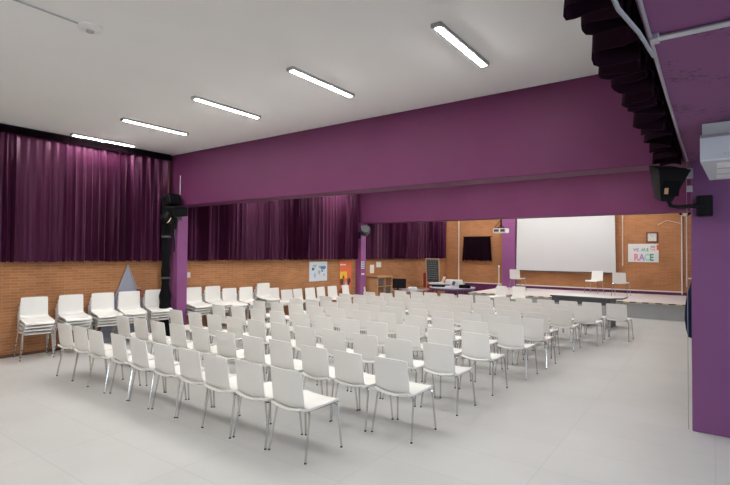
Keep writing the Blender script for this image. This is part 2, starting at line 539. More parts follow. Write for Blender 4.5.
# heavy drape bundled along the side beam, its hem seen from below
def side_curtain():
    t = thing('side_curtain', 'dark plum curtain gathered in deep folds along the right side beam', 'curtain')
    y = 0.6; pts = []
    rnd = random.Random(11)
    while y < 5.95:
        p = rnd.uniform(.26, .36)
        a, b = -.29 + rnd.uniform(-.01, .01), -.46 + rnd.uniform(-.02, .015)
        # square pleat with rounded corners
        for f, xx in ((0, a), (.06, a), (.14, a * .75 + b * .25), (.20, b * .85 + a * .15), (.30, b), (.42, b - .006), (.54, b), (.64, b * .85 + a * .15), (.70, a * .6 + b * .4), (.78, a), (.9, a)):
            pts.append((xx, y + f * p, 0))
        y += p
    nz = 8
    P = []
    hm = []
    for i in range(len(pts)):
        hm.append(2.745 + .02 * math.sin(i * .23) + .012 * math.sin(i * 1.1))
    for k in range(nz + 1):
        tt = k / nz
        row = []
        for i, (xx, yy, _) in enumerate(pts):
            c = -.37
            wob = .012 * math.sin(yy * 9 + tt * 5)
            row.append(Vector((c + (xx - c) * (.55 + .45 * tt) + wob * tt, yy, 3.80 + (hm[i] - 3.80) * tt)))
        P.append(row)
    N = []
    for k in range(nz + 1):
        row = []
        for i in range(len(pts)):
            a_ = P[k][min(len(pts) - 1, i + 1)] - P[k][max(0, i - 1)]
            b_ = P[min(nz, k + 1)][i] - P[max(0, k - 1)][i]
            nn = a_.cross(b_)
            row.append(nn.normalized() if nn.length else Vector((1, 0, 0)))
        N.append(row)
    q = MB(); q.sheet(P, N, .012)
    q.build('drape', M['velvet_dark'], t, smooth=True, angle=60)
    # inner lining fold
    P2 = [[Vector((-.27 - .012 * math.sin(yy * 20), yy, z)) for yy in [0.6 + .05 * j for j in range(108)]] for z in (3.80, 3.3, 2.80)]
    N2 = [[Vector((1, 0, 0))] * 108 for _ in P2]
    q = MB(); q.sheet(P2, N2, .008); q.build('lining', M['velvet_dark'], t, smooth=True, angle=80)
    bx('curtain_track', 'black', (-.45, .5, 3.80), (-.29, 5.98, 3.866), t)
side_curtain()

# ------------------------------------------------------------------ ceiling lamps
lampx = (-2.01, -3.83, -5.61, -7.45, -9.17)
rows_y = (1.05, 4.41, 7.95, 11.3, 14.8, 18.0)
def make_lamp():
    t = thing('ceiling_light', 'x', 'ceiling light', (0, 0, H))
    q = MB()
    for a, b in (((-.050, -.57, -.012), (.050, .57, 0)), ((-.050, -.57, -.034), (-.024, .57, -.012)), ((.024, -.57, -.034), (.050, .57, -.012))):
        q.box(a, b)
    q.build('housing', M['grey'], t)
    q = MB(); q.box((-.022, -.545, -.041), (.022, .545, -.013), .004)
    q.build('diffuser', M['tube'], t)
    for s_ in (-1, 1):
        q = MB(); q.box((-.048, min(s_ * .546, s_ * .580), -.042), (.048, max(s_ * .546, s_ * .580), -.004), .005)
        q.build('end_cap', M['grey'], t)
    return t
lamp0 = None
names5 = ('rightmost', 'second from the right', 'middle', 'second from the left', 'leftmost')
for j, yy in enumerate(rows_y):
    for i, xx in enumerate(lampx):
        t = make_lamp() if lamp0 is None else copy_tree(lamp0)
        if lamp0 is None: lamp0 = t
        t.location = (xx, yy, H)
        if j == 1:
            extra = (', nearest the side curtain', '', '', '', ', close to the wall curtain')[i]
            tag(t, 'lit ceiling light, %s of five before the first beam%s' % (names5[i], extra), 'ceiling light', 'ceiling lights')
        else:
            where = {0: 'behind the viewer', 2: 'just past the first beam', 3: 'before the second beam', 4: 'just past the second beam', 5: 'over the stage end'}[j]
            tag(t, 'slim ceiling light, %s in the row %s' % (names5[i], where), 'ceiling light', 'ceiling lights')

# smoke detector and its surface conduit
t = thing('smoke_detector', 'round white detector disc on the ceiling at upper left', 'detector', (-4.66, 2.09, H))
MB().lathe([(.105, 0), (.107, -.018), (.09, -.034), (.05, -.044)], n=32).build('base', M['white_pl'], t, smooth=True)
MB().lathe([(.035, -.044), (.033, -.055)], n=20).build('sensor', M['grey'], t)
tag(MB().tube([(-4.66, 1.99, H - .012), (-4.65, .9, H - .012), (-4.65, -2.9, H - .012)], .009).build('ceiling_conduit', M['grey']),
    'thin grey conduit on the ceiling running to the detector disc', 'conduit')

# ------------------------------------------------------------------ chairs
def chair_profile_back():
    return [(-.190, .4315), (-.206, .438), (-.216, .449), (-.224, .464), (-.229, .49), (-.236, .54), (-.243, .59), (-.251, .65), (-.259, .71), (-.266, .758), (-.268, .772)]
def shell(profile, hw, cross, th, nx=9):
    P = []; n = len(profile)
    N = []
    for i, (y, z) in enumerate(profile):
        a = profile[max(0, i - 1)]; b = profile[min(n - 1, i + 1)]
        ty, tz = b[0] - a[0], b[1] - a[1]
        l = math.hypot(ty, tz); ny, nz_ = -tz / l, ty / l
        row = []; rn = []
        for j in range(nx):
            s_ = -1 + 2 * j / (nx - 1)
            c = cross(i / (n - 1), s_)
            row.append(Vector((hw(i / (n - 1)) * s_, y + ny * c, z + nz_ * c)))
            rn.append(Vector((0, ny, nz_)))
        P.append(row); N.append(rn)
    return P, N
def make_chair():
    t = thing('stacking_chair', 'x', 'chair')
    # seat (front edge curls down)
    prof = [(.236, .412), (.232, .430), (.218, .441), (.18, .445), (.10, .438), (0, .432), (-.10, .428), (-.175, .4255), (-.232, .433), (-.260, .447)]
    def hw(u): return (.190, .203, .211, .215, .216, .214, .212, .210, .206, .192)[min(9, int(round(u * 9)))]
    P, N = shell(prof, hw, lambda u, s_: -(.010 + .016 * u) * s_ * s_ * (1 if u > .3 else u / .3) + .004, .011)
    q = MB(); q.sheet(P, N, -.020)
    q.build('seat', M['chair'], t, smooth=True, angle=50)
    pb = chair_profile_back()
    def hwb(u):
        return .204 - .010 * u - (.010 * max(0, (u - .93) / .07) ** 2)
    P, N = shell(pb, hwb, lambda u, s_: -(.030 * max(0, 1 - u * 3) + .010 * min(1, u * 3)) * s_ * s_, .009)
    for j in range(9):    # softly arched top edge
        s_ = -1 + 2 * j / 8
        P[-1][j].z -= .004 * s_ ** 4
    q = MB(); q.sheet(P, N, -.009)
    q.build('backrest', M['chair'], t, smooth=True, angle=50)
    # under-frame
    q = MB()
    for sx in (-1, 1):
        q.tube([(sx * .165, .175, .408), (sx * .165, 0, .404), (sx * .165, -.155, .408)], .009)
    q.tube([(-.165, .03, .404), (.165, .03, .404)], .009)
    q.tube([(-.165, -.12, .406), (.165, -.12, .406)], .009)
    q.build('seat_frame', M['chrome'], t, smooth=True)
    for sx in (-1, 1):
        for sy in (-1, 1):
            q = MB(); q.use(M['chrome'])
            if sy > 0:
                pts = [(sx * .165, .165, .408), (sx * .190, .180, .408), (sx * .206, .190, .395), (sx * .212, .194, .37), (sx * .233, .228, .012)]
            else:
                pts = [(sx * .165, -.140, .408), (sx * .190, -.156, .408), (sx * .206, -.166, .395), (sx * .212, -.172, .37), (sx * .233, -.236, .012)]
            q.tube(pts, .0098, 8)
            q.use(M['rubber'])
            f = pts[-1]
            q.tube([(f[0], f[1], .012), (f[0], f[1], 0)], .0112, 8)
            q.build('leg', None, t, smooth=True)
    return t
chair0 = make_chair()
used = [False]
def place_chair(x, y, rz, label, group, z=0.0, tilt=0.0):
    if not used[0]:
        t = chair0; used[0] = True
    else:
        t = copy_tree(chair0)
    t.location = (x, y, z); t.rotation_euler = (tilt, 0, rz)
    tag(t, label, 'chair', group)
    return t

ORD = ['', 'second', 'third', 'fourth', 'fifth', 'sixth', 'seventh', 'eighth', 'ninth', 'tenth', 'eleventh', 'twelfth']
rows = [  # (y of backrest top, xs of centres, left to right)
    (3.05, [-7.42, -6.95, -6.48, -5.94, -5.45, -4.96, -4.47, -4.02, -3.55, -3.05]),
    (3.99, [-7.60, -7.11, -6.60, -6.13, -5.62, -5.10, -4.56, -4.09, -3.55, -3.08, -2.56]),
    (4.97, [-7.67, -7.13, -6.62, -6.13, -5.62, -5.11, -4.60, -4.10, -3.58, -3.08, -2.55]),
    (5.96, [-7.78, -7.24, -6.70, -6.17, -5.63, -5.10, -4.58, -4.07, -3.55, -3.04, -2.51]),
    (6.97, [-7.76, -7.23, -6.71, -6.18, -5.64, -5.10, -4.55, -4.02, -3.49, -2.95, -2.41]),
    (7.84, [-7.52, -7.06, -6.52, -6.0, -5.48, -4.96, -4.44, -3.92, -3.40, -2.89, -2.37]),
    (8.72, [-7.42, -6.90, -6.42, -5.92, -5.44, -4.95, -4.45, -3.97, -3.49, -3.01, -2.52]),
    (9.58, [-7.51, -7.06, -6.55, -6.02, -5.50, -4.98, -4.45, -3.92, -3.40, -2.87, -2.35]),
    (10.45, [-7.38, -6.85, -6.33, -5.80, -5.27, -4.73, -4.20, -3.67, -3.14, -2.61, -2.10]),
    (11.36, [-6.98, -6.46, -6.05, -5.56, -5.07, -4.62, -4.13, -3.60, -3.10, -2.62, -2.14, -1.66]),
]
ROWN = ['nearest row', 'second nearest row', 'third nearest row', 'fourth nearest row', 'fifth nearest row', 'fifth farthest row',
        'fourth farthest row', 'third farthest row', 'second farthest row', 'farthest row']
rnd = random.Random(3)
for r_, (yy, xs) in enumerate(rows):
    n = len(xs)
    for i, xx in enumerate(xs):
        k = n - 1 - i
        end = 'at the right end' if k == 0 else 'at the left end' if i == 0 else (ORD[k] + ' from the right end' if k <= n // 2 else ORD[i] + ' from the left end')
        rz = R(-2.8 + rnd.uniform(-1.1, 1.1))
        if r_ == 0 and i == 0: rz = R(1.5)
        if r_ == 0 and i in (1, 2): rz = R(1 - i)
        if r_ == 9 and k == 0: rz = R(-3)
        place_chair(xx, yy + .268 + rnd.uniform(-.015, .015), rz,
                    'white plastic chair %s of the %s' % (end, ROWN[r_]), 'audience chairs in rows')

# stacks and single chairs along the left wall, facing into the hall
wall = [  # y, n chairs, yaw
    (3.38, 4, -9), (3.97, 4, -6), (4.52, 4, -8), (5.02, 4, -12), (5.56, 4, -12),
    (6.50, 4, -4), (7.01, 4, -4), (7.52, 3, -5), (8.03, 3, -4), (8.55, 4, -6), (9.04, 2, 3), (9.54, 1, -6),
    (10.02, 1, 5), (10.50, 1, -3), (11.0, 1, 4), (11.5, 1, -5), (12.2, 1, 6)]
place = ['leftmost stack against the brick wall', 'second stack from the left against the brick wall', 'third stack from the left by the brick wall',
         'stack in front of the grey triangle', 'stack just left of the first purple column',
         'stack just right of the first purple column', 'second stack right of the first purple column', 'third stack right of the first purple column',
         'fourth stack right of the first purple column', 'fifth and tallest stack right of the first column', 'low pair beside the tallest stack past the column']
singles = ['first single chair past the stacks by the wall', 'second single chair past the stacks by the wall', 'single wall chair left of the map poster',
           'single wall chair under the map poster', 'single wall chair left of the red poster', 'single wall chair under the red poster']
for i, (yy, n, j) in enumerate(wall):
    for k in range(n):
        pos = 'topmost' if k == n - 1 else 'lowest' if k == 0 else 'second lowest' if k == 1 and n > 3 else 'second highest' if n > 3 else 'middle one'
        if n == 1: lab = 'white ' + singles[i - 11]
        else: lab = 'white chair, %s in the %s' % (pos, place[i])
        place_chair(-9.30 + .022 * k, yy, R(-90 + j), lab, 'chairs against the left wall', z=.068 * k, tilt=R(-2.4 * k))

# a few more chairs near the stage
place_chair(-8.35, 12.0, R(-60), 'single white chair just right of the second purple column', 'chairs round the stage')
place_chair(-5.68, 15.1, R(160), 'left one of two white chairs standing just in front of the stage', 'chairs round the stage')
place_chair(-4.99, 15.15, R(194), 'right one of two white chairs standing just in front of the stage', 'chairs round the stage')
SZ = .46
t = thing('microphone_stand', 'thin white microphone stand at the left end of the stage', 'stand', (-6.78, 18.3, SZ))
MB().tube([(0, 0, .16), (0, 0, .82)], .016).build('pole', M['white_pl'], t)
MB().lathe([(.022, .80), (.034, .84), (.03, .88), (.012, .90)], n=14).build('microphone', M['white_pl'], t, smooth=True)
for k in range(3):
    a_ = 2 * math.pi * k / 3 + .3
    MB().tube([(0, 0, .17), (.24 * math.cos(a_), .24 * math.sin(a_), .012)], .010).build('leg', M['white_pl'], t)
place_chair(-6.02, 18.2, R(-6), 'white chair on stage below the left edge of the screen', 'chairs on the stage', SZ)
place_chair(-3.42, 18.5, R(165), 'white chair facing out on stage below the screen centre right', 'chairs on the stage', SZ)
place_chair(-2.48, 17.8, R(-4), 'white chair on stage below the right edge of the screen', 'chairs on the stage', SZ)

# ------------------------------------------------------------------ things on the back wall
t = thing('projection_screen', 'large white pull-down projection screen on the back wall', 'projection screen')
q = MB().prism([(-6.42, 1.17), (-2.84, 1.17), (-2.88, 3.5), (-6.38, 3.5)], 19.25, 19.255, lambda u, v, tt: (u, tt, v))
q.build('screen_cloth', M['screen'], t)
bx('bottom_bar', 'dgrey', (-6.44, 19.235, 1.135), (-2.82, 19.27, 1.17), t, .004)
bx('roller_case', 'white_pl', (-6.55, 19.2, 3.5), (-2.72, 19.32, 3.62), t, .01)
for xx in (-6.3, -2.95):
    bx('wall_bracket', 'white_pl', (xx - .03, 19.32, 3.52), (xx + .03, 19.398, 3.6), t)

t = thing('wall_clock', 'square wall clock with dark frame above the colourful banner', 'clock')
q = MB()
for a, b in (((-1.91, 19.35, 2.24), (-1.86, 19.4, 2.61)), ((-1.60, 19.35, 2.24), (-1.55, 19.4, 2.61)), ((-1.86, 19.35, 2.24), (-1.60, 19.4, 2.29)), ((-1.86, 19.35, 2.56), (-1.60, 19.4, 2.61))):
    q.box(a, b)
q.build('frame', M['wood_dark'], t)
bx('clock_face', 'clock_face', (-1.86, 19.375, 2.29), (-1.60, 19.385, 2.56), t)
q = MB()
for k in range(12):
    an = k * math.pi / 6
    cx, cz = -1.73 + .105 * math.sin(an), 2.425 + .105 * math.cos(an)
    q.box((cx - .006, 19.372, cz - .006), (cx + .006, 19.375, cz + .006))
q.build('hour_marks', M['dgrey'], t)
bx('hour_hand', 'dgrey', (-1.735, 19.368, 2.42), (-1.725, 19.371, 2.49), t, rot=Matrix.Rotation(R(50), 3, 'Y'), piv=(-1.73, 19.37, 2.425))
bx('minute_hand', 'dgrey', (-1.734, 19.364, 2.42), (-1.726, 19.367, 2.52), t, rot=Matrix.Rotation(R(-30), 3, 'Y'), piv=(-1.73, 19.37, 2.425))

def text(body, size, loc, m, parent, rot=(R(90), 0, 0), name='lettering', ext=.001, bold=.0, sx=1):
    cu = bpy.data.curves.new(name, 'FONT')
    cu.body = body; cu.size = size; cu.extrude = ext; cu.offset = bold
    cu.materials.append(M[m])
    o = bpy.data.objects.new(name, cu)
    o.location = loc; o.rotation_euler = rot; o.scale = (sx, 1, 1)
    C.objects.link(o)
    bpy.context.view_layer.update()
    dg = bpy.context.evaluated_depsgraph_get()
    me = bpy.data.meshes.new_from_object(o.evaluated_get(dg))
    n = bpy.data.objects.new(name, me)
    n.location = loc; n.rotation_euler = rot; n.scale = (sx, 1, 1)
    C.objects.link(n); n.parent = parent
    bpy.data.objects.remove(o)
    return n
t = thing('banner', 'white paper banner with big pastel letters under the square clock', 'banner')
bx('sheet', 'paper', (-2.47, 19.385, 1.56), (-1.54, 19.39, 2.20), t)
x = -2.29
for ch, m in zip('RACE', ('ink_pink', 'ink_lilac', 'ink_mint', 'ink_green')):
    text(ch, .32, (x, 19.383, 1.62), m, t, bold=.011, sx=.78); x += .16
text('WE', .15, (-2.31, 19.383, 1.94), 'ink_lilac', t, bold=.006, sx=.75)
text('AR', .15, (-2.07, 19.383, 1.94), 'ink_teal', t, bold=.006, sx=.75)
text('E', .15, (-1.90, 19.383, 1.94), 'ink_green', t, bold=.006, sx=.75)
text('THE', .09, (-1.80, 19.383, 1.97), 'ink_pink', t, bold=.003)
q = MB(); q.box((-1.78, 19.378, 2.06), (-1.64, 19.384, 2.13)); q.build('sticker', M['ink_grey'], t)
q = MB(); q.box((-1.60, 19.378, 1.98), (-1.53, 19.384, 2.16)); q.build('sticker', M['ink_orange'], t)

def cond(pts, r, m, label, name='conduit', cat='conduit', n=8):
    return tag(MB().tube(pts, r, n).build(name, M[m], smooth=True), label, cat)
cond([(-2.64, 19.38, 3.86), (-2.64, 19.38, 1.42)], .018, 'cream', 'cream pull-cord tube hanging right of the projection screen')
cond([(-8.97, 19.38, 3.86), (-8.97, 19.38, .60)], .025, 'cream', 'cream vertical conduit left of the small dark curtain')
cond([(-.87, 19.37, 3.86), (-.87, 19.37, .50)], .02, 'white_pl', 'tall white conduit down the right end of the back wall')
cond([(-.74, 19.38, 3.4), (-.74, 19.38, .75)], .012, 'cream', 'thin cream conduit at far right beside the white one')
tag(bx('cable_raceway', 'white_pl', (-9.5, 19.345, .555), (-.84, 19.4, .59)), 'long white cable raceway above the purple skirting', 'raceway')
cond([(-1.55, 19.37, 2.86), (-1.3, 19.36, 3.0), (-.95, 19.37, 2.9), (-.9, 19.38, 2.86)], .008, 'white_pl', 'loose white cable near the top right of the back wall', 'loose_cable', 'cable')

# ceiling projector
t = thing('projector', 'white projector hanging upside down before the stage pilaster', 'projector', (-6.22, 17.0, 0))
q = MB().box((-.24, -.19, 2.56), (.24, .17, 2.72), .02); q.build('body', M['white_pl'], t)
q = MB().lathe([(.06, 0), (.06, .05), (.045, .06)], c=(.10, .16, 2.64), n=20, rot=Matrix.Rotation(R(-90), 3, 'X')); q.build('lens', M['black_gloss'], t)
bx('vent', 'dgrey', (-.20, -.195, 2.60), (-.02, -.188, 2.69), t)
bx('vent', 'dgrey', (.04, -.195, 2.60), (.20, -.188, 2.69), t)
q = MB()
q.box((-.14, -.10, 2.72), (.14, .10, 2.745)); q.tube([(-.1, -.06, 2.74), (0, 0, 2.86)], .012); q.tube([(.1, .06, 2.74), (0, 0, 2.86)], .012)
q.tube([(0, 0, 2.74), (0, 0, 3.83)], .028, 12); q.box((-.09, -.09, 3.82), (.09, .09, 3.87))
q.build('ceiling_mount', M['black'], t)
q = MB(); q.tube([(-.2, .05, 2.72), (-.22, .02, 2.80), (-.12, 0, 2.9), (-.03, 0, 3.0)], .01); q.build('cable', M['black'], t)

# ------------------------------------------------------------------ posters
t = thing('map_poster', 'white poster with a blue and grey world map on the brick wall', 'poster')
bx('sheet', 'paper_blue', (-9.598, 10.52, .95), (-9.59, 11.32, 1.53), t)
def blob(cy, cz, ry, rz_, m, seed, parent=t, nm='printed_shape'):
    rr = random.Random(seed)
    poly = []
    for k in range(14):
        a = 2 * math.pi * k / 14
        f = rr.uniform(.6, 1.15)
        poly.append((cy + ry * f * math.cos(a), cz + rz_ * f * math.sin(a)))
    q = MB().prism(poly, -9.5895, -9.587, lambda u, v, tt: (tt, u, v))
    return q.build(nm, M[m], parent)
for a in ((10.75, 1.40, .10, .05, 'ink_grey', 1), (10.68, 1.31, .06, .05, 'ink_navy', 2), (10.76, 1.13, .05, .08, 'ink_grey', 3), (10.96, 1.21, .06, .09, 'ink_grey', 4),
          (10.97, 1.37, .06, .04, 'ink_grey', 5), (11.12, 1.35, .14, .07, 'ink_blue', 6), (11.08, 1.25, .05, .04, 'ink_navy', 7), (11.17, 1.13, .05, .035, 'ink_grey', 8)):
    blob(*a)

t = thing('red_poster', 'orange-red poster with yellow block left of the second column', 'poster')
bx('sheet', 'ink_orange', (-9.598, 11.93, .62), (-9.59, 12.54, 1.53), t)
bx('yellow_block', 'ink_yellow', (-9.59, 11.95, .98), (-9.587, 12.30, 1.20), t)
bx('title_bar', 'paper', (-9.59, 11.95, 1.40), (-9.587, 12.25, 1.44), t)
for a in ((12.05, .86, .10, .14, 'ink_dark', 21), (12.12, 1.03, .05, .07, 'ink_dark', 22), (12.40, .86, .09, .16, 'ink_dark', 23), (12.24, .80, .06, .1, 'ink_grey', 24), (12.06, .72, .08, .06, 'ink_grey', 25)):
    blob(*a, parent=t, nm='printed_figure')

tag(bx('notice', 'paper', (-9.598, 13.60, 1.10), (-9.592, 13.84, 1.39)), 'taller white sheet pinned right of the second purple column', 'notice')
tag(bx('notice', 'paper', (-9.598, 13.98, 1.30), (-9.592, 14.28, 1.49)), 'small white sheet pinned higher under the far curtain hem', 'notice')
t = thing('pinned_flyer', 'small printed flyer stuck on the second purple column', 'flyer')
bx('sheet', 'paper', (-9.3795, 12.80, 1.28), (-9.374, 12.96, 1.52), t)
q = MB()
for k in range(3): q.box((-9.374, 12.82, 1.31 + k * .07), (-9.371, 12.94, 1.345 + k * .07))
q.build('print', M['ink_navy'], t)
tag(bx('notice', 'paper', (-9.3795, 12.80, 1.08), (-9.374, 12.96, 1.13)), 'narrow white strip stuck low on the second purple column', 'notice')
for (xx, yy, zz, lab) in ((-9.594, 6.52, 1.27, 'small white wall switch right of the first purple column'),):
    t = thing('light_switch', lab, 'switch')
    bx('plate', 'white_pl', (-9.6, yy - .04, zz - .06), (-9.588, yy + .04, zz + .06), t, .003)
    bx('rocker', 'white_pl', (-9.588, yy - .02, zz - .03), (-9.583, yy + .02, zz + .03), t)

# ------------------------------------------------------------------ triangle board leaning on the wall
t = thing('triangle_board', 'blue-grey triangular board leaning upright behind the stacked chairs', 'board', (-9.56, 5.10, 0), 0)
lean = Matrix.Rotation(R(-.4), 3, 'Y')
q = MB().prism([(-.62, .0), (.62, .0), (0, 1.52)], -.0125, .0125, lambda u, v, tt: tuple(lean @ Vector((tt, u, v))))
q.build('panel', M['tri'], t)
q = MB()
for a, b in (((-.61, 0), (0, 1.51)), ((0, 1.51), (.61, 0)), ((.61, 0), (-.61, 0))):
    q.tube([tuple(lean @ Vector((0.015, a[0], a[1] + .006))), tuple(lean @ Vector((0.015, b[0], b[1] + .006)))], .012, 6)
q.build('edging', M['galv'], t)
t = thing('pink_cloth', 'crumpled pink cloth hanging by the grey triangle and first column', 'cloth')
q = MB(); rr = random.Random(4)
P = []; N = []
for k in range(7):
    P.append([Vector((-9.50 + .03 * math.sin(j * 1.3 + k * .4), 5.26 + j * .014, 1.02 - k * .05 + .01 * math.sin(j * 2))) for j in range(8)])
    N.append([Vector((1, 0, 0))] * 8)
q.sheet(P, N, .01); q.build('cloth', M['pink'], t, smooth=True, angle=80)
q = MB(); q.tube([(-9.6, 5.31, 1.03), (-9.52, 5.31, 1.03), (-9.50, 5.31, 1.05)], .008); q.build('hook', M['galv'], t)

# ------------------------------------------------------------------ stage lights, black drape pole by the first column
t = thing('rolled_drape', 'tall narrow black drape rolled up beside the first purple column', 'drape', (-9.19, 5.70, 0))
q = MB()
prof = []
for k in range(24):
    z = 0 + 2.9 * k / 23
    prof.append((.082 + .010 * math.sin(k * 1.9) + (.035 if z < 1.0 else 0), z))
q.lathe(prof, n=14); q.build('rolled_fabric', M['black_cloth'], t, smooth=True, angle=70)
for z in (1.25, 2.1): MB().lathe([(.093, z - .02), (.097, z), (.093, z + .02)], n=14).build('tie_band', M['dgrey'], t)

def spotlight(name, loc, rz, tiltd, label, scale=1.0, mount=None):
    t = thing(name, label, 'spotlight', loc, rz)
    Rt = Matrix.Rotation(R(tiltd), 3, 'X')
    f = lambda p: tuple(Rt @ (Vector(p) * scale))
    q = MB(); q.lathe([(.05 * scale, -.2 * scale), (.10 * scale, -.17 * scale), (.125 * scale, -.05 * scale), (.13 * scale, .10 * scale), (.14 * scale, .14 * scale)],
                      n=20, rot=Rt @ Matrix.Rotation(R(-90), 3, 'X')); q.build('lamp_body', M['black'], t, smooth=True)
    q = MB(); q.lathe([(.115 * scale, 0), (.10 * scale, .012 * scale)], c=f((0, .14, 0)), n=20, rot=Rt @ Matrix.Rotation(R(-90), 3, 'X')); q.build('lens', M['lens'], t)
    q = MB(); q.tube([f((-.15, 0, 0)), f((-.16, 0, .12)), f((0, -.02, .22)), f((.16, 0, .12)), f((.15, 0, 0))], .01 * scale); q.build('yoke', M['dgrey'], t)
    return t
# fixture cluster on first left column
t = thing('stage_light_cluster', 'cluster of black stage lights clamped high on the first purple column', 'stage lights', (-9.14, 5.80, 2.40))
q = MB().box((.0, -.20, .13), (.38, .12, .32), .02, rot=Matrix.Rotation(R(8), 3, 'Y') @ Matrix.Rotation(R(6), 3, 'X')); q.build('light_housing', M['black'], t)
q = MB().box((-.16, -.16, .34), (.14, .12, .56), .02, rot=Matrix.Rotation(R(-18), 3, 'Y')); q.build('light_housing', M['black'], t)
q = MB().lathe([(.07, 0), (.10, .03), (.11, .16), (.08, .2)], c=(.24, -.18, .02), n=18, rot=Matrix.Rotation(R(60), 3, 'X')); q.build('lamp_body', M['black'], t, smooth=True)
q = MB().lathe([(.085, 0), (.07, .01)], c=(.27, -.26, .04), n=18, rot=Matrix.Rotation(R(70), 3, 'X')); q.build('lens', M['lens'], t)
q = MB().box((-.10, -.12, -.14), (.10, .06, .10), .02); q.build('light_housing', M['black'], t)
q = MB(); q.box((-.04, .02, .05), (.04, .20, .25)); q.tube([(0, .05, .6), (0, .05, -.5)], .02); q.tube([(0, .0, .30), (.25, 0, .30)], .015)
q.build('clamp', M['dgrey'], t)
q = MB(); q.tube([(.05, .0, .1), (.10, -.02, -.10), (.02, .02, -.25), (.10, .0, -.38), (.04, .03, -.6)], .012); q.build('cable', M['black'], t, smooth=True)
q = MB().tube([(.0, .17, .45), (.0, .17, 1.0)], .008); q.build('antenna_rod', M['galv'], t)

# round black speaker/light on second column
t = thing('column_speaker', 'dark round spotlight on a bracket on the second purple column', 'spotlight', (-9.02, 12.50, 2.50))
bx('wall_plate', 'black', (-.50, .21, -.22), (-.38, .279, -.02), t, .006)
q = MB(); q.tube([(-.44, .23, -.12), (-.30, .05, -.12), (-.03, 0, -.08)], .02); q.build('arm', M['black'], t)
q = MB().lathe([(.06, -.16), (.13, -.12), (.155, 0), (.15, .12), (.12, .15)], n=22, rot=Matrix.Rotation(R(55), 3, 'Y') @ Matrix.Rotation(R(40), 3, 'X')); q.build('lamp_body', M['dgrey'], t, smooth=True)

# loudspeaker on the right column
t = thing('loudspeaker', 'black loudspeaker on a wall arm at the right column', 'speaker', (-.405, 5.80, 2.535))
rr = Matrix.Rotation(R(30), 3, 'Z') @ Matrix.Rotation(R(16), 3, 'X')
q = MB()
vs = []
for z, wd, d0, d1 in ((-.165, .055, -.10, .07), (.165, .15, -.15, .16)):
    vs += [(-wd, d0, z), (wd, d0, z), (wd * .75, d1, z), (-wd * .75, d1, z)]
tm = Matrix.Rotation(R(2), 3, 'Y')
q.add([tuple(tm @ rr @ Vector(v)) for v in vs], [(3, 2, 1, 0), (4, 5, 6, 7), (0, 1, 5, 4), (1, 2, 6, 5), (2, 3, 7, 6), (3, 0, 4, 7)])
q.build('cabinet', M['black'], t)
q = MB(); q.box((-.08, -.137, -.12), (.08, -.128, .13), rot=tm @ rr @ Matrix.Rotation(R(-7), 3, 'X'), piv=(0, 0, 0)); q.build('grille', M['black_cloth'], t)
q = MB(); q.box((-.06, -.142, -.10), (-.025, -.136, -.04), rot=tm @ rr @ Matrix.Rotation(R(-7), 3, 'X'), piv=(0, 0, 0)); q.build('badge', M['wood'], t)
q = MB(); q.tube([(.02, .0, -.14), (.05, .0, -.23), (.12, .0, -.245), (.27, .0, -.24), (.33, .06, -.235)], .020, 10); q.build('arm', M['black'], t, smooth=True)
bx('wall_plate', 'black', (.265, .05, -.335), (.40, .229, -.135), t, .008)
# small device seen beyond the far right side
t = thing('far_spotlight', 'small black spotlight with bright lens at the far right of the stage', 'spotlight', (-.62, 16.0, 3.1))
q = MB().lathe([(.09, -.2), (.16, -.12), (.17, .16), (.15, .2)], n=18, rot=Matrix.Rotation(R(20), 3, 'Y')); q.build('lamp_body', M['black'], t, smooth=True)
q = MB().lathe([(.07, 0), (.06, .02)], c=(-.02, -.16, -.16), n=14, rot=Matrix.Rotation(R(90), 3, 'X')); q.build('lens', M['lens'], t)
q = MB().tube([(.05, 0, 0), (.30, 0, .02), (.39, 0, .02)], .025); q.build('arm', M['black'], t)

# coat hanging on the hidden side of the right column
t = thing('coat', 'navy coat hanging against the left side of the right column', 'coat', (-.19, 6.26, 0))
q = MB(); P = []; N = []
pr = [(1.54, .004, .04), (1.48, .018, .07), (1.38, .045, .11), (1.25, .062, .13), (1.12, .068, .15), (1.02, .058, .16), (.94, .04, .15)]
for z, d, wd in pr:
    row = []; rn = []
    for j in range(11):
        a = math.pi * j / 10
        row.append(Vector((-.002 - d * math.sin(a) * (1 + .12 * math.sin(j * 2.1)), wd * math.cos(a), z)))
        rn.append(Vector((-math.sin(a), math.cos(a), 0)))
    P.append(row); N.append(rn)
q.sheet(P, N, .003); q.build('coat_body', M['navy'], t, smooth=True, angle=80)
q = MB(); q.tube([(0, 0, 1.56), (-.03, 0, 1.55), (-.04, 0, 1.57)], .006); q.build('hook', M['galv'], t)

# ------------------------------------------------------------------ overhead unit and conduits on the right side beam
t = thing('air_conditioner', 'white overhead air conditioning unit at the right edge under the side beam', 'air conditioner', (-.078, 4.27, 2.485))
q = MB()
q.use(M['ac'])
prof = [(.0, .012), (.015, 0), (1.1, 0), (1.14, .05), (1.14, .20), (.04, .20), (.0, .17)]
q.prism(prof, 0, .58, lambda u, v, tt: (tt + (.045 * u if tt == 0 else 0), u, v)); q.build('casing', None, t)
q = MB()
for k in range(3): q.box((.10, .12 + k * .32, -.006), (.50, .34 + k * .32, -.001))
q.build('grille', M['white_pl'], t)
q = MB()
for k in range(4): q.box((.14 + k * .02, -.003, .035), (.15 + k * .02, 0.0, .055))
q.build('logo_mark', M['grey'], t)
q = MB().box((.012, .05, .20), (.56, 1.05, .284)); q.build('mounting_box', M['grey'], t)

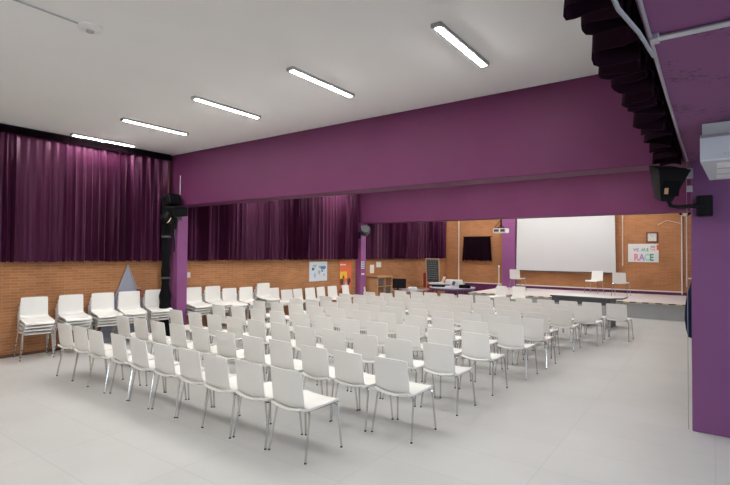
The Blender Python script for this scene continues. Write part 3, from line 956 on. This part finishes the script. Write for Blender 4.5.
cond([(-.20, 2.47, BZ - .016), (.52, 2.47, BZ - .016)], .014, 'galv', 'short galvanised conduit across the scuffed side beam')
cond([(-.215, .6, BZ - .012), (-.222, 2.2, BZ - .012), (-.225, 3.5, BZ - .012), (-.21, 5.9, BZ - .012)], .008, 'galv', 'long thin silver conduit along the edge of the side beam')
cond([(-.30, 1.6, 2.74), (-.285, 2.0, 2.72), (-.25, 2.3, 2.735), (-.232, 2.7, 2.765)], .009, 'cable_grey', 'grey cable looping out of the side curtain to the beam', 'cable', 'cable')
t = thing('junction_clip', 'small metal cable clip where two conduits meet on the side beam', 'cable clip')
bx('clip_plate', 'galv', (-.225, 2.44, BZ - .03), (-.19, 2.50, BZ), t, .003)
t = thing('power_socket', 'small grey socket block above the loudspeaker arm at the right column', 'socket', (-.205, 5.93, 0))
bx('socket_box', 'grey', (-.02, .03, 2.60), (.035, .098, 2.70), t, .004)
bx('socket_plug', 'grey', (-.02, .03, 2.46), (.03, .098, 2.52), t, .004)
cond([(-.225, 5.97, 2.76), (-.225, 5.97, 2.40), (-.222, 6.0, 2.2), (-.222, 6.01, 0.02)], .0025, 'cable_grey', 'thin cable dropping beside the right column to the floor', 'cable', 'cable')

# ------------------------------------------------------------------ furniture by the stage
t = thing('stage_table', 'long white-topped table with dark panel legs before the stage', 'table', (-2.62, 13.45, 0), R(-3))
q = MB().prism([(-.83, -.42), (.60, -.42), (.83, -.20), (.83, .42), (-.83, .42)], .715, .75, lambda u, v, tt: (u, v, tt)); q.build('tabletop', M['dark_panel'], t)
q = MB().prism([(-.82, -.41), (.60, -.41), (.82, -.19), (.82, .41), (-.82, .41)], .75, .7515, lambda u, v, tt: (u, v, tt)); q.build('laminate_sheet', M['table_top'], t)
bx('apron', 'dark_panel', (-.80, -.38, .56), (.58, -.35, .715), t)
bx('apron', 'dark_panel', (-.70, .33, .60), (.58, .36, .715), t)
for xx in (-.62, .0, .52):
    bx('leg_panel', 'mid_panel', (xx - .05, -.32, 0), (xx + .05, .32, .715), t, .004)

def round_table(x, y, r, top, edge, label, rz=0):
    t = thing('round_table', label, 'table', (x, y, 0), rz)
    MB().lathe([(r, .715), (r, .74)], n=40).build('tabletop', M[top], t)
    MB().lathe([(r - .03, .66), (r - .03, .715)], n=40).build('apron', M[edge], t)
    for k in range(4):
        a = math.pi / 4 + k * math.pi / 2
        MB().tube([(r * .7 * math.cos(a), r * .7 * math.sin(a), .66), (r * .75 * math.cos(a), r * .75 * math.sin(a), 0)], .018).build('leg', M['dgrey'], t)
    return t
round_table(-6.75, 14.1, .72, 'blue_top', 'violet_edge', 'round blue-grey table before the stage with violet edge')
def rect_table(x, y, w_, d, rz, label, top='table_top', h=.74):
    t = thing('work_table', label, 'table', (x, y, 0), rz)
    MB().box((-w_ / 2, -d / 2, h - .03), (w_ / 2, d / 2, h), .004).build('tabletop', M[top], t)
    for sx in (-1, 1):
        for sy in (-1, 1):
            MB().tube([(sx * (w_ / 2 - .05), sy * (d / 2 - .05), h - .03), (sx * (w_ / 2 - .05), sy * (d / 2 - .05), 0)], .018).build('leg', M['dgrey'], t)
    return t
rect_table(-8.85, 15.1, .9, 1.5, 0, 'low grey table by the left wall carrying the black screen', 'blue_top', .50)
rect_table(-7.75, 15.75, 1.2, .55, R(12), 'low pale table in front of the chalkboard')

t = thing('open_cabinet', 'pale wooden cabinet with dark open shelves by the second column', 'cabinet', (-9.30, 13.80, 0))
q = MB()
q.box((-.28, -.46, 0), (.20, -.42, 1.0)); q.box((-.28, .42, 0), (.20, .46, 1.0)); q.box((-.28, -.46, .97), (.22, .46, 1.01)); q.box((-.28, -.42, 0), (-.26, .42, .97))
q.box((-.26, -.02, 0), (.20, .02, .97)); q.box((-.26, -.42, .0), (.20, .42, .06))
q.build('body', M['wood'], t)
for z in (.36, .66):
    for a, b in ((-.42, -.02), (.02, .42)):
        bx('shelf', 'wood', (-.26, a, z), (.18, b, z + .02), t)
rr = random.Random(9)
k = 0
for z in (.06, .38, .68):  # dark blocks added so the cabinet openings look deep in shade
    for a, lab in ((-.39, 'left'), (.05, 'right')):
        tag(bx('shade_block', ('dark_panel', 'wood_dark')[(k + k // 2) % 2], (-9.50, 13.80 + a, z + .001), (-9.14, 13.80 + a + .33, z + .25)),
            'dark block added as shade on the %s %s shelf of the wooden cabinet' % ({.06: 'bottom', .38: 'middle', .68: 'top'}[z], lab), 'box', 'shade blocks in the cabinet')
        k += 1

t = thing('monitor', 'black flat monitor on the table between cabinet and chalkboard', 'monitor', (-9.10, 14.62, .50), R(30))
MB().box((-.29, -.02, .06), (.29, .02, .40), .006).build('screen_panel', M['black_gloss'], t)
q = MB().box((-.03, -.02, .0), (.03, .01, .12)); q.box((-.13, -.09, 0), (.13, .09, .012)); q.build('stand', M['black'], t)

t = thing('chalkboard', 'framed chalkboard with writing standing by the far curtain end', 'chalkboard', (-8.50, 16.15, 0), R(4))
tl = Matrix.Rotation(R(6), 3, 'X')
def tb(q, a, b): return q.box(a, b, 0, rot=tl, piv=(0, 0, .7))
q = MB(); tb(q, (-.235, -.01, .74), (.235, .01, 1.58)); q.build('board', M['slate'], t)
q = MB()
tb(q, (-.27, -.02, .70), (-.235, .02, 1.62)); tb(q, (.235, -.02, .70), (.27, .02, 1.62)); tb(q, (-.235, -.02, .70), (.235, .02, .74)); tb(q, (-.235, -.02, 1.58), (.235, .02, 1.62))
q.build('frame', M['beech'], t)
q = MB(); rr = random.Random(5)
for k in range(9):
    z = 1.52 - k * .083; x = -.20
    while x < .15:
        l = rr.uniform(.03, .10); tb(q, (x, -.0125, z), (min(.20, x + l), -.0105, z + .018)); x += l + .025
q.build('chalk_writing', M['chalk'], t)
for sx in (-1, 1):
    MB().tube([(sx * .26, .0, .72), (sx * .28, -.10, 0)], .018).build('leg', M['wood'], t)
MB().tube([(0, .02, 1.35), (0, .45, 0)], .018).build('leg', M['wood'], t)
tag(MB().box((-9.15, 16.55, 0), (-8.72, 16.95, 1.05), .01).build('red_cabinet', M['red']), 'narrow dark red cabinet just behind the chalkboard', 'cabinet')

# small clutter on the tables
def box_item(name, m, c, s_, rz, label, cat, z=.74):
    o = MB().box((-s_[0] / 2, -s_[1] / 2, 0), (s_[0] / 2, s_[1] / 2, s_[2]), min(s_) * .12).build(name, M[m])
    o.location = (c[0], c[1], z); o.rotation_euler = (0, 0, rz)
    return tag(o, label, cat)
box_item('paper_stack', 'paper', (-8.58, 14.75), (.28, .2, .12), .3, 'white paper stack on the low table beside the black monitor', 'papers', z=.50)
box_item('folder', 'wood', (-8.58, 15.55), (.34, .24, .05), -.4, 'tan folder lying on the low grey table past the monitor', 'folder', z=.50)
t = thing('open_laptop', 'pale laptop tilted open on the table near the chalkboard', 'laptop', (-8.05, 15.75, .74), R(-50))
MB().box((-.17, -.12, 0), (.17, .12, .018), .003).build('keyboard_base', M['white_pl'], t)
MB().box((-.17, .11, .01), (.17, .122, .24), .003, rot=Matrix.Rotation(R(-20), 3, 'X'), piv=(0, .12, .01)).build('lid', M['cream'], t)
box_item('tissue_box', 'white_pl', (-7.62, 15.72), (.28, .2, .14), .2, 'white box on the pale table right under the chalkboard', 'box')
box_item('black_case', 'black', (-7.38, 15.85), (.2, .12, .1), .2, 'black case on the pale table beside the white box', 'case')
t = thing('white_carton', 'white carton with dark mark on the round blue-grey table', 'carton', (-6.72, 14.35, .74), R(25))
MB().box((-.19, -.11, 0), (.19, .11, .22), .008).build('carton_body', M['paper'], t)
MB().box((-.13, -.114, .05), (-.04, -.110, .18), rot=Matrix.Rotation(R(20), 3, 'Y')).build('dark_mark', M['ink_navy'], t)
box_item('black_bag', 'black_cloth', (-6.25, 13.95), (.34, .2, .10), .3, 'black bag lying at the right side of the round table', 'bag')
t = thing('mixing_console', 'black audio mixer on the left of the round table', 'mixer', (-7.15, 13.95, .74), R(20))
MB().box((-.2, -.14, 0), (.2, .14, .07), .008).build('console_body', M['black'], t)
q = MB()
for i in range(6):
    for j in range(4): q.lathe([(.009, .07), (.008, .085)], c=(-.15 + i * .06, -.1 + j * .06, 0), n=8)
q.build('knobs', M['grey'], t)
